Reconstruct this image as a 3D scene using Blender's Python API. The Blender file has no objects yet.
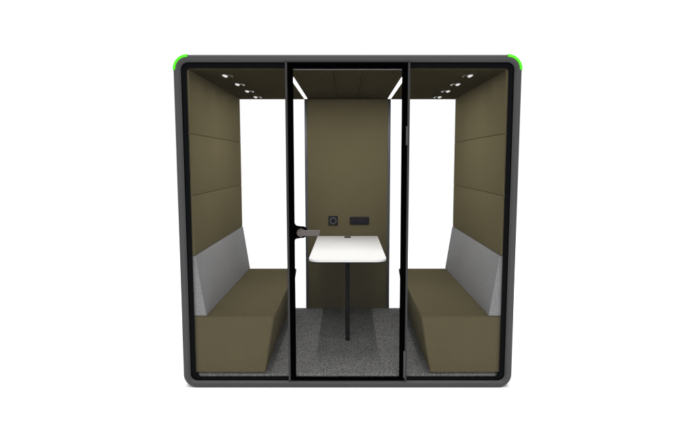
import bpy, bmesh, math, random
from mathutils import Vector, Matrix
random.seed(7)
S = bpy.context.scene
C = bpy.data.collections.new("scene"); S.collection.children.link(C)

# ------------------------------------------------------------ camera
cam = bpy.data.objects.new("camera", bpy.data.cameras.new("camera"))
C.objects.link(cam); S.camera = cam
cam.location = (0, -3.404, 1.513)
cam.rotation_euler = (math.radians(90 - 6.077), 0, 0)
cam.data.sensor_width = 36.0
cam.data.lens = 527.9 / 696 * 36
cam.data.shift_x = 0.4 / 696
cam.data.clip_end = 2000

# ------------------------------------------------------------ world (plain white studio surround)
W = bpy.data.worlds.new("World"); S.world = W; W.use_nodes = True
bg = W.node_tree.nodes["Background"]
bg.inputs[0].default_value = (1, 1, 1, 1); bg.inputs[1].default_value = 1.04

def area(name, loc, target, sx, sy, power, col=(1, 1, 1), parent=None):
    d = bpy.data.lights.new(name, 'AREA'); d.shape = 'RECTANGLE'
    d.size = sx; d.size_y = sy; d.energy = power; d.color = col
    o = bpy.data.objects.new(name, d); C.objects.link(o)
    o.location = loc
    v = Vector(target) - Vector(loc)
    o.rotation_euler = v.to_track_quat('-Z', 'Y').to_euler()
    if parent: o.parent = parent
    return o
area("overhead_softbox", (0, -0.6, 7.5), (0, 0.3, 0), 6.5, 6.5, 750)

S.view_settings.view_transform = 'Standard'
S.view_settings.look = 'None'
S.view_settings.exposure = 0.0
S.view_settings.gamma = 1.0

# ------------------------------------------------------------ materials
def mat(name, col, rough=0.6, metal=0.0, spec=0.5):
    m = bpy.data.materials.new(name); m.use_nodes = True
    b = m.node_tree.nodes["Principled BSDF"]
    b.inputs["Base Color"].default_value = (*col, 1)
    b.inputs["Roughness"].default_value = rough
    b.inputs["Metallic"].default_value = metal
    b.inputs["Specular IOR Level"].default_value = spec
    return m

def noisy(m, scale, lo, hi, bump=0.0, dist=0.002, scale2=None, amount2=0.0, detail=4, stretch=(1, 1, 1)):
    """two object-space noises modulate colour between lo and hi; the first also bumps"""
    nt = m.node_tree; N = nt.nodes; L = nt.links; b = N["Principled BSDF"]
    tc = N.new("ShaderNodeTexCoord"); mp = N.new("ShaderNodeMapping"); mp.inputs["Scale"].default_value = stretch
    L.new(tc.outputs["Object"], mp.inputs[0])
    n = N.new("ShaderNodeTexNoise"); n.inputs["Scale"].default_value = scale; n.inputs["Detail"].default_value = detail
    L.new(mp.outputs[0], n.inputs["Vector"])
    r = N.new("ShaderNodeValToRGB"); r.color_ramp.elements[0].position = 0.3; r.color_ramp.elements[1].position = 0.7
    r.color_ramp.elements[0].color = (*lo, 1); r.color_ramp.elements[1].color = (*hi, 1)
    L.new(n.outputs["Fac"], r.inputs[0]); out = r.outputs[0]
    if scale2:
        n2 = N.new("ShaderNodeTexNoise"); n2.inputs["Scale"].default_value = scale2
        L.new(tc.outputs["Object"], n2.inputs["Vector"])
        mr = N.new("ShaderNodeMapRange"); mr.inputs["To Min"].default_value = 1 - amount2; mr.inputs["To Max"].default_value = 1 + amount2
        L.new(n2.outputs["Fac"], mr.inputs["Value"])
        mx = N.new("ShaderNodeVectorMath"); mx.operation = 'SCALE'
        L.new(out, mx.inputs[0]); L.new(mr.outputs[0], mx.inputs["Scale"]); out = mx.outputs[0]
    L.new(out, b.inputs["Base Color"])
    if bump:
        bp = N.new("ShaderNodeBump"); bp.inputs["Strength"].default_value = bump; bp.inputs["Distance"].default_value = dist
        L.new(n.outputs["Fac"], bp.inputs["Height"]); L.new(bp.outputs[0], b.inputs["Normal"])
    return m

def sc(c, k): return tuple(x * k for x in c)
KH = (0.104, 0.089, 0.049)
KS = (0.094, 0.080, 0.044)
M = {}
M['frame'] = noisy(mat('grey_powder_coat', (0.05,) * 3, 0.55, 0, 0.25), 900, (0.037,) * 3, (0.043,) * 3, 0.15, 0.0003)
M['black'] = mat('black_seal', (0.0006,) * 3, 0.8, 0, 0.0)
M['bezel'] = mat('black_glass_print', (0.0048, 0.0050, 0.0058), 0.6, 0, 0.0)
M['post'] = mat('dark_grey_post', (0.017,) * 3, 0.5, 0, 0.3)
M['khaki'] = noisy(mat('khaki_felt', KH, 1.0, 0, 0.0), 420, sc(KH, .93), sc(KH, 1.07), 0.25, 0.0006, 3.0, 0.05)
M['khaki_seat'] = noisy(mat('khaki_upholstery', KS, 1.0, 0, 0.0), 380, sc(KS, .92), sc(KS, 1.08), 0.25, 0.0007, 4.0, 0.06)
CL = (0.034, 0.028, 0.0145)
M['ceiling'] = noisy(mat('shaded_ceiling_felt', CL, 1.0, 0, 0.0), 420, sc(CL, .95), sc(CL, 1.05), 0.03, 0.0005, 3.0, 0.05)  # ceiling shade put into the base colour, darker than the wall felt
M['grey_fabric'] = noisy(mat('grey_fabric', (.2,) * 3, 1.0, 0, 0.0), 120, (.16, .16, .163), (.26, .26, .265), 0.5, 0.0015, 5.0, 0.05, 3, (1, 1, 2.0))
M['carpet'] = noisy(mat('grey_carpet', (.15,) * 3, 1.0, 0, 0.0), 95, (.035, .035, .035), (.31, .31, .308), 1.0, 0.008, 12, 0.2, 6)
M['white'] = mat('white_laminate', (0.76,) * 3, 0.45, 0, 0.4)
M['table_edge'] = mat('dark_table_edge', (0.008,) * 3, 0.8, 0, 0.05)
M['leg'] = mat('black_leg', (0.006,) * 3, 0.8, 0, 0.02)
M['plastic'] = mat('black_plastic', (0.006, 0.006, 0.009), 0.55, 0, 0.15)
M['socket_ring'] = mat('grey_socket_ring', (0.055,) * 3, 0.4)
M['lever'] = mat('brushed_metal', (0.085, 0.074, 0.070), 0.5, 0.2, 0.3)
M['strip_metal'] = mat('grey_metal_strip', (0.045, 0.048, 0.054), 0.45, 0.3)
M['seal'] = mat('pale_grey_seal', (0.15,) * 3, 0.6)
M['chrome'] = mat('bright_reflector', (0.75,) * 3, 0.25, 0.9)
M['green'] = mat('green_corner_plastic', (0.07, 0.62, 0.008), 0.5, 0, 0.2)
M['ground'] = mat('white_studio_floor', (0.975,) * 3, 0.9, 0, 0.0)

def emis(name, col, s):
    m = bpy.data.materials.new(name); m.use_nodes = True; nt = m.node_tree
    for n in list(nt.nodes): nt.nodes.remove(n)
    e = nt.nodes.new("ShaderNodeEmission"); o = nt.nodes.new("ShaderNodeOutputMaterial")
    e.inputs[0].default_value = (*col, 1); e.inputs[1].default_value = s
    nt.links.new(e.outputs[0], o.inputs[0]); return m
M['lamp'] = emis('lamp_diffuser', (1, .99, .97), 1.6)
M['spot'] = emis('spot_lens', (1, .985, .96), 0.78)

def glass_mat():
    m = bpy.data.materials.new('clear_glass'); m.use_nodes = True; nt = m.node_tree
    for n in list(nt.nodes): nt.nodes.remove(n)
    t = nt.nodes.new("ShaderNodeBsdfTransparent"); g = nt.nodes.new("ShaderNodeBsdfGlossy")
    g.inputs["Roughness"].default_value = 0.02
    fr = nt.nodes.new("ShaderNodeFresnel"); fr.inputs[0].default_value = 1.12
    mx = nt.nodes.new("ShaderNodeMixShader"); o = nt.nodes.new("ShaderNodeOutputMaterial")
    nt.links.new(fr.outputs[0], mx.inputs[0]); nt.links.new(t.outputs[0], mx.inputs[1]); nt.links.new(g.outputs[0], mx.inputs[2])
    nt.links.new(mx.outputs[0], o.inputs[0]); return m
M['glass'] = glass_mat()

# ------------------------------------------------------------ helpers
def obj(name, bm, m, parent=None, smooth=False):
    bmesh.ops.recalc_face_normals(bm, faces=bm.faces[:])
    me = bpy.data.meshes.new(name); bm.to_mesh(me); bm.free()
    me.materials.append(m)
    if smooth:
        for p in me.polygons: p.use_smooth = True
        me.set_sharp_from_angle(angle=math.radians(35))
    o = bpy.data.objects.new(name, me); C.objects.link(o)
    if parent: o.parent = parent
    return o

def box(bm, x0, x1, y0, y1, z0, z1, bev=0.0, seg=2):
    t = bmesh.new()
    bmesh.ops.create_cube(t, size=1)
    for v in t.verts:
        v.co = Vector((x0 + (v.co.x + .5) * (x1 - x0), y0 + (v.co.y + .5) * (y1 - y0), z0 + (v.co.z + .5) * (z1 - z0)))
    if bev: bmesh.ops.bevel(t, geom=t.edges[:], offset=bev, segments=seg, profile=.5, affect='EDGES')
    me = bpy.data.meshes.new('tmp'); t.to_mesh(me); t.free(); bm.from_mesh(me); bpy.data.meshes.remove(me)
    return bm

def B(*a, **k): return box(bmesh.new(), *a, **k)

def prism(pts, a0, a1, axis='Y', bev=0.0, seg=2):
    """polygon extruded along Y (pts are x,z) or Z (pts are x,y)"""
    bm = bmesh.new()
    f = (lambda p, a: (p[0], a, p[1])) if axis == 'Y' else (lambda p, a: (p[0], p[1], a))
    A = [bm.verts.new(f(p, a0)) for p in pts]; Bv = [bm.verts.new(f(p, a1)) for p in pts]
    n = len(pts)
    bm.faces.new(A); bm.faces.new(Bv[::-1])
    for i in range(n): bm.faces.new((A[i], Bv[i], Bv[(i + 1) % n], A[(i + 1) % n]))
    bmesh.ops.recalc_face_normals(bm, faces=bm.faces[:])
    if bev: bmesh.ops.bevel(bm, geom=bm.edges[:], offset=bev, segments=seg, profile=.5, affect='EDGES', clamp_overlap=True)
    return bm

def cyl(bm, c, r, h, axis='Z', n=32, r2=None):
    t = bmesh.new()
    bmesh.ops.create_cone(t, cap_ends=True, segments=n, radius1=r, radius2=r if r2 is None else r2, depth=h)
    if axis == 'Y': bmesh.ops.rotate(t, verts=t.verts, matrix=Matrix.Rotation(math.pi / 2, 3, 'X'))
    if axis == 'X': bmesh.ops.rotate(t, verts=t.verts, matrix=Matrix.Rotation(math.pi / 2, 3, 'Y'))
    bmesh.ops.translate(t, verts=t.verts, vec=c)
    me = bpy.data.meshes.new('tmp'); t.to_mesh(me); t.free(); bm.from_mesh(me); bpy.data.meshes.remove(me)
    return bm

HW, H, R = 1.10, 2.18, 0.09
def ring_pts(inset, r=None, n=14):
    """rounded rectangle (x,z) of the pod section, inset by 'inset'"""
    if r is None: r = max(R - inset, 0.002)
    x1 = HW - inset; z0 = inset; z1 = H - inset
    P = []
    for cx, cz, a0 in ((x1 - r, z1 - r, 0), (-x1 + r, z1 - r, 90), (-x1 + r, z0 + r, 180), (x1 - r, z0 + r, 270)):
        for i in range(n + 1):
            a = math.radians(a0 + 90 * i / n); P.append((cx + r * math.cos(a), cz + r * math.sin(a)))
    return P

def sweep(profile, closed=True):
    """profile: list of (inset, y, r) rings joined in order"""
    bm = bmesh.new(); rings = []
    for p in profile:
        r = p[2] if len(p) > 2 else None
        rings.append([bm.verts.new((x, p[1], z)) for x, z in ring_pts(p[0], r)])
    n = len(rings[0]); m = len(rings)
    for k in range(m if closed else m - 1):
        a, b = rings[k], rings[(k + 1) % m]
        for i in range(n): bm.faces.new((a[i], a[(i + 1) % n], b[(i + 1) % n], b[i]))
    return bm

def empty(name, loc=(0, 0, 0)):
    o = bpy.data.objects.new(name, None); C.objects.link(o); o.location = loc; o.empty_display_size = .1; return o
def tag(o, label=None, cat=None, group=None, kind=None):
    for k, v in (("label", label), ("category", cat), ("group", group), ("kind", kind)):
        if v: o[k] = v
    return o

# ------------------------------------------------------------ setting
g = bmesh.new(); bmesh.ops.create_grid(g, x_segments=1, y_segments=1, size=400)
tag(obj('ground', g, M['ground']), kind='structure')

# ------------------------------------------------------------ the pod
YB = 1.63                       # inner back plane
YE = 1.70                       # outer back
XI, ZF, ZC = 1.01, 0.086, 2.09  # inner half width, floor, ceiling
pod = tag(empty('office_pod', (0, 0, 0)),
          'large dark grey framed glass meeting booth with rounded corners, khaki lining and green top corners', 'office booth')

shell = obj('outer_shell', sweep([
    (.000, YE - .012), (.000, .012), (.0022, .0045), (.008, .0008), (.013, 0), (.032, 0), (.033, .0008),
    (.045, .017), (.045, .030, .045), (.052, .031, .038), (.052, YE - .03, .038), (.045, YE - .028, .045), (.045, YE - .012, .045), (.035, YE), (.013, YE), (.003, YE - .004)]),
    M['frame'], pod, True)
obj('front_bezel', sweep([(.0495, .019, .041), (.0495, .0298, .041), (.0795, .0298, .022), (.0795, .019, .022)]), M['bezel'], pod, True)
for v in bpy.data.objects['front_bezel'].data.vertices:      # the sill of the bezel is lower than its jambs
    if .07 < v.co.z < .1 and abs(v.co.x) < 1.0: v.co.z -= .011
obj('gasket', sweep([(.0456, .0165, .0445), (.0456, .0297, .0445), (.0493, .0297, .0415), (.0493, .0165, .0415)]), M['black'], pod, True)
obj('back_bezel', sweep([(.0462, YE - .027, .044), (.0462, YE - .014, .044), (.072, YE - .014, .003), (.072, YE - .067, .003), (.0735, YE - .067, .003), (.0735, YE - .027, .003)]), M['black'], pod, False)

# green corner inserts
for s in (-1, 1):
    bm = bmesh.new(); n = 20; cxx = s * (HW - R); czz = H - R; prev = None; first = None
    secs = [(R + .0025, .05), (R + .0025, .003), (R + .0005, -.002), (R - .013, -.002), (R - .016, .0012), (R - .016, .05)]
    rings = []
    for i in range(n + 1):
        a = math.radians(-2 + 94 * i / n)
        rings.append([bm.verts.new((cxx + s * q * math.cos(a), y, czz + q * math.sin(a))) for q, y in secs])
    for i in range(n):
        for j in range(len(secs)):
            k = (j + 1) % len(secs)
            bm.faces.new((rings[i][j], rings[i][k], rings[i + 1][k], rings[i + 1][j]))
    bm.faces.new(rings[0]); bm.faces.new(rings[-1][::-1])
    obj('corner_trim', bm, M['green'], pod, True)

# wall lining: three stacked felt panels a side plus the one behind the backrest
for s in (-1, 1):
    x0, x1 = sorted((s * XI, s * 1.044))
    xa, xb = sorted((s * 1.042, s * 1.0465))
    obj('wall_panel', B(xa, xb, .034, YB - .001, .062, .888), M['khaki'], pod)
    for z0, z1 in ((1.691, 2.108), (1.291, 1.689), (.8915, 1.289)):
        obj('wall_panel', B(x0, x1, .034, YB - .001, z0, z1, bev=.004, seg=3), M['khaki'], pod, True)
# ceiling lining
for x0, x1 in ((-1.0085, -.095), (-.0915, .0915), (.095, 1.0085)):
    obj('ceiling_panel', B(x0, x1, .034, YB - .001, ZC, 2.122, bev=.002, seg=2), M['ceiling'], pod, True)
# carpet
obj('carpet', B(-1.0085, 1.0085, .0305, YB - .001, .058, ZF, bev=.003), M['carpet'], pod, True)

# back: centre panel between metal strips, a clear pane either side
obj('back_panel', B(-.379, .379, YB, YB + .05, ZF - .012, ZC + .016, bev=.002), M['khaki'], pod, True)
for s in (-1, 1):
    x0, x1 = sorted((s * .3795, s * .405))
    obj('back_post', B(x0, x1, YB + .0005, YB + .048, ZF - .012, ZC + .016, bev=.0015), M['strip_metal'], pod, True)
    x0, x1 = sorted((s * .4055, s * 1.0065))
    obj('back_pane', B(x0, x1, YB + .024, YB + .032, ZF - .010, ZC + .012), M['glass'], pod)

# front: side panes and posts
for s in (-1, 1):
    x0, x1 = sorted((s * .3965, s * 1.0195))
    obj('side_pane', B(x0, x1, .021, .028, .0802, 2.0998), M['glass'], pod)
    x0, x1 = sorted((s * .3815, s * .396))
    obj('door_post', B(x0, x1, .003, .032, .047, 2.133, bev=.003, seg=3), M['post'], pod, True)

# door leaf
def rect_frame(x0, x1, z0, z1, wl, wr, wb, wt, y0, y1, bev=.003):
    bm = bmesh.new()
    o = [(x0, z0), (x1, z0), (x1, z1), (x0, z1)]; i = [(x0 + wl, z0 + wb), (x1 - wr, z0 + wb), (x1 - wr, z1 - wt), (x0 + wl, z1 - wt)]
    V = lambda P, y: [bm.verts.new((p[0], y, p[1])) for p in P]
    of, inf, ob, ib = V(o, y0), V(i, y0), V(o, y1), V(i, y1)
    for k in range(4):
        j = (k + 1) % 4
        bm.faces.new((of[k], of[j], inf[j], inf[k])); bm.faces.new((ob[k], ib[k], ib[j], ob[j]))
        bm.faces.new((of[k], ob[k], ob[j], of[j])); bm.faces.new((inf[k], inf[j], ib[j], ib[k]))
    bmesh.ops.recalc_face_normals(bm, faces=bm.faces[:])
    if bev: bmesh.ops.bevel(bm, geom=bm.edges[:], offset=bev, segments=2, profile=.5, affect='EDGES')
    return bm
door = obj('door', rect_frame(-.380, .380, .0535, 2.1275, .034, .034, .011, .031, .006, .0285), M['black'], pod, True)
obj('door_glass', B(-.3462, .3462, .016, .024, .065, 2.097), M['glass'], door)
sl = B(-.3458, .3458, .026, .034, 2.0905, 2.0962)
obj('seal', sl, M['seal'], door)
# lock plate with flared shoulders growing out of the door frame
def plate_pts():
    P = []; zc = 1.052; xe = -.347; r = .034; cx = -.296
    top = []
    for i in range(9):                                   # concave shoulder
        t = i / 8; a = math.radians(180 + 90 * t)
        top.append((xe + .022 + .022 * math.cos(a), .062 + .022 * math.sin(a)))
    for i in range(13):
        a = math.radians(100 - 100 * i / 12)
        top.append((cx + r * math.cos(a), (r + .003) * math.sin(a)))
    P = [(x, zc + z) for x, z in top] + [(x, zc - z) for x, z in top[::-1][1:]]
    return P
obj('lock_plate', prism(plate_pts(), .002, .040, bev=.0), M['black'], door, False)
lev = bmesh.new()
cyl(lev, (-.302, -.010, 1.052), .026, .026, 'Y', 40)
t = prism([(-.302, 1.034), (-.302, 1.0715), (-.176, 1.0725), (-.183, 1.034)], -.034, -.020, bev=.003)
me = bpy.data.meshes.new('tmp'); t.to_mesh(me); t.free(); lev.from_mesh(me); bpy.data.meshes.remove(me)
cyl(lev, (-.302, -.020, 1.052), .014, .024, 'Y', 24)
obj('handle', lev, M['lever'], door, True)
# hinges on the right stile
for z0, z1 in ((1.615, 1.735), (.070, .255)):
    bm = B(.372, .3875, -.004, .0055, z0, z1, bev=.0025, seg=3)
    obj('hinge', bm, M['frame'], door, True)

# strip lights in the ceiling
for s in (-1, 1):
    x0, x1 = sorted((s * .367, s * .401))
    st = obj('strip_light', B(x0, x1, .285, 1.545, ZC - .003, ZC + .012, bev=.001), M['strip_metal'], pod)
    obj('diffuser', B(x0 + .003, x1 - .003, .300, 1.532, ZC - .007, ZC - .002, bev=.001), M['lamp'], st)
    area('strip_lamp', (s * .383, .72, ZC - .010), (s * .383, .72, 0), .028, .80, 9.4, (1, .985, .96), st)

# small ceiling spots, four a side
for s in (-1, 1):
    for y in (.246, .648, 1.037, 1.436):
        xc = s * .808
        bm = bmesh.new(); n = 32
        rr = [(.058, 0), (.057, -.002), (.054, -.003), (.051, -.001)]
        rings = [[bm.verts.new((xc + q * math.cos(2 * math.pi * i / n), y + q * math.sin(2 * math.pi * i / n), ZC + z)) for i in range(n)] for q, z in rr]
        for k in range(3):
            for i in range(n): bm.faces.new((rings[k][i], rings[k][(i + 1) % n], rings[k + 1][(i + 1) % n], rings[k + 1][i]))
        bm.faces.new(rings[3])
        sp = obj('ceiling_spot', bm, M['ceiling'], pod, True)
        # the lit lens faces the wall side of the cup
        bm = bmesh.new(); n = 28
        c = bm.verts.new((s * .829, y, ZC - .010)); prev = []
        outer = [bm.verts.new((s * .829 + .0155 * math.cos(2 * math.pi * i / n), y + .053 * math.sin(2 * math.pi * i / n), ZC - .0015)) for i in range(n)]
        mid = [bm.verts.new((s * .829 + .010 * math.cos(2 * math.pi * i / n), y + .042 * math.sin(2 * math.pi * i / n), ZC - .008)) for i in range(n)]
        for i in range(n):
            j = (i + 1) % n
            bm.faces.new((outer[i], outer[j], mid[j], mid[i])); bm.faces.new((mid[i], mid[j], c))
        obj('lens', bm, M['spot'], sp, True)
        # thin bright inner arc of the reflector
        bm = bmesh.new(); A = []; Bq = []
        for i in range(15):
            a = math.radians(-70 + 130 * i / 14); 
            px = xc - s * .033 * math.cos(a); py = y + .050 * math.sin(a)
            px2 = xc - s * .026 * math.cos(a); py2 = y + .042 * math.sin(a)
            A.append((bm.verts.new((px, py, ZC - .0015)), bm.verts.new((px, py, ZC - .006)), bm.verts.new((px2, py2, ZC - .006)), bm.verts.new((px2, py2, ZC - .0015))))
        for i in range(14):
            for k in range(4):
                bm.faces.new((A[i][k], A[i][(k + 1) % 4], A[i + 1][(k + 1) % 4], A[i + 1][k]))
        bm.faces.new(A[0]); bm.faces.new(A[-1][::-1])
        obj('reflector', bm, M['chrome'], sp)
        area('spot_lamp', (s * .829, y, ZC - .014), (s * .829, y, 0), .03, .05, 0.2, (1, .985, .96), sp)

# sockets on the back panel
so = obj('wall_socket', B(-.184, -.094, YB - .009, YB - .0005, .901, .992, bev=.002), M['plastic'], pod, True)
bm = bmesh.new(); n = 40
rr = [(.031, -.0095), (.033, -.0125), (.0255, -.0125), (.0245, -.0095)]
rings = [[bm.verts.new((-.139 + q * math.cos(2 * math.pi * i / n), YB + y, .9455 + q * math.sin(2 * math.pi * i / n))) for i in range(n)] for q, y in rr]
for k in range(4):
    for i in range(n): bm.faces.new((rings[k][i], rings[k][(i + 1) % n], rings[(k + 1) % 4][(i + 1) % n], rings[(k + 1) % 4][i]))
obj('socket_ring', bm, M['socket_ring'], so, True)
bm = bmesh.new()
for dx in (-.0095, .0095): cyl(bm, (-.139 + dx, YB - .0098, .9455), .003, .002, 'Y', 16)
obj('socket_pins', bm, M['black'], so)
ps = obj('power_panel', B(.022, .206, YB - .009, YB - .0005, .908, .983, bev=.002), M['plastic'], pod, True)
for x0 in (.030, .075, .120, .164):
    obj('module', B(x0, x0 + .035, YB - .0115, YB - .0092, .918, .973, bev=.001), M['plastic'], ps, True)

# ------------------------------------------------------------ benches
def bench(s, label):
    t = tag(empty('bench', (s * .76, .83, ZF)), label, 'bench', 'upholstered benches facing each other inside the booth')
    ox, oy, oz = t.location
    X = lambda x: s * x - ox
    seat = prism([(X(1.041), .0025), (X(.557), .0025), (X(.4905), .484 - oz), (X(1.041), .484 - oz)], .036 - oy, 1.626 - oy, bev=.014, seg=4)
    obj('seat', seat, M['khaki_seat'], t, True)
    back = prism([(X(1.041), .4862 - oz), (X(.943), .4862 - oz), (X(1.004), .8895 - oz), (X(1.041), .8895 - oz)], .036 - oy, 1.626 - oy, bev=.002, seg=3)
    obj('backrest', back, M['grey_fabric'], t, True)
    return t
bench(-1, 'khaki bench with grey backrest on the door handle side of the booth')
bench(1, 'khaki bench with grey backrest on the hinge side of the booth, away from the handle')

# ------------------------------------------------------------ table
tb = tag(empty('table', (0, .95, ZF)), 'white topped narrow table on one black leg between the two benches', 'table')
pts = []
x1, yf, yb, r = .287, .385, YB - .006, .085
for cxx, cyy, a0, rad in ((x1 - r, yf + r, 270, r), (x1 - .004, yb - .004, 0, .004), (-x1 + .004, yb - .004, 90, .004), (-x1 + r, yf + r, 180, r)):
    sx = 1 if cxx > 0 else -1
    for i in range(13):
        a = math.radians(a0 + 90 * i / 12); pts.append((cxx + rad * math.cos(a), cyy + rad * math.sin(a) - .95))
top = obj('tabletop', prism(pts, .782 - ZF, .7985 - ZF, 'Z', bev=.0015), M['white'], tb, True)
pts2 = [(p[0] * .985, (p[1] + .95 - 1.0) * .985 + 1.0 - .95) for p in pts]
obj('underside', prism(pts2, .772 - ZF, .7815 - ZF, 'Z'), M['table_edge'], tb)
obj('leg', prism([(-.0175, .705 - .95 - .0175), (.0175, .705 - .95 - .0175), (.0175, .705 - .95 + .0175), (-.0175, .705 - .95 + .0175)], .001, .7718 - ZF, 'Z', bev=.003), M['leg'], tb, True)
obj('cable_outlet', B(-.030, .030, 1.50 - .95, 1.585 - .95, .7988 - ZF, .8015 - ZF, bev=.001), M['plastic'], tb, True)
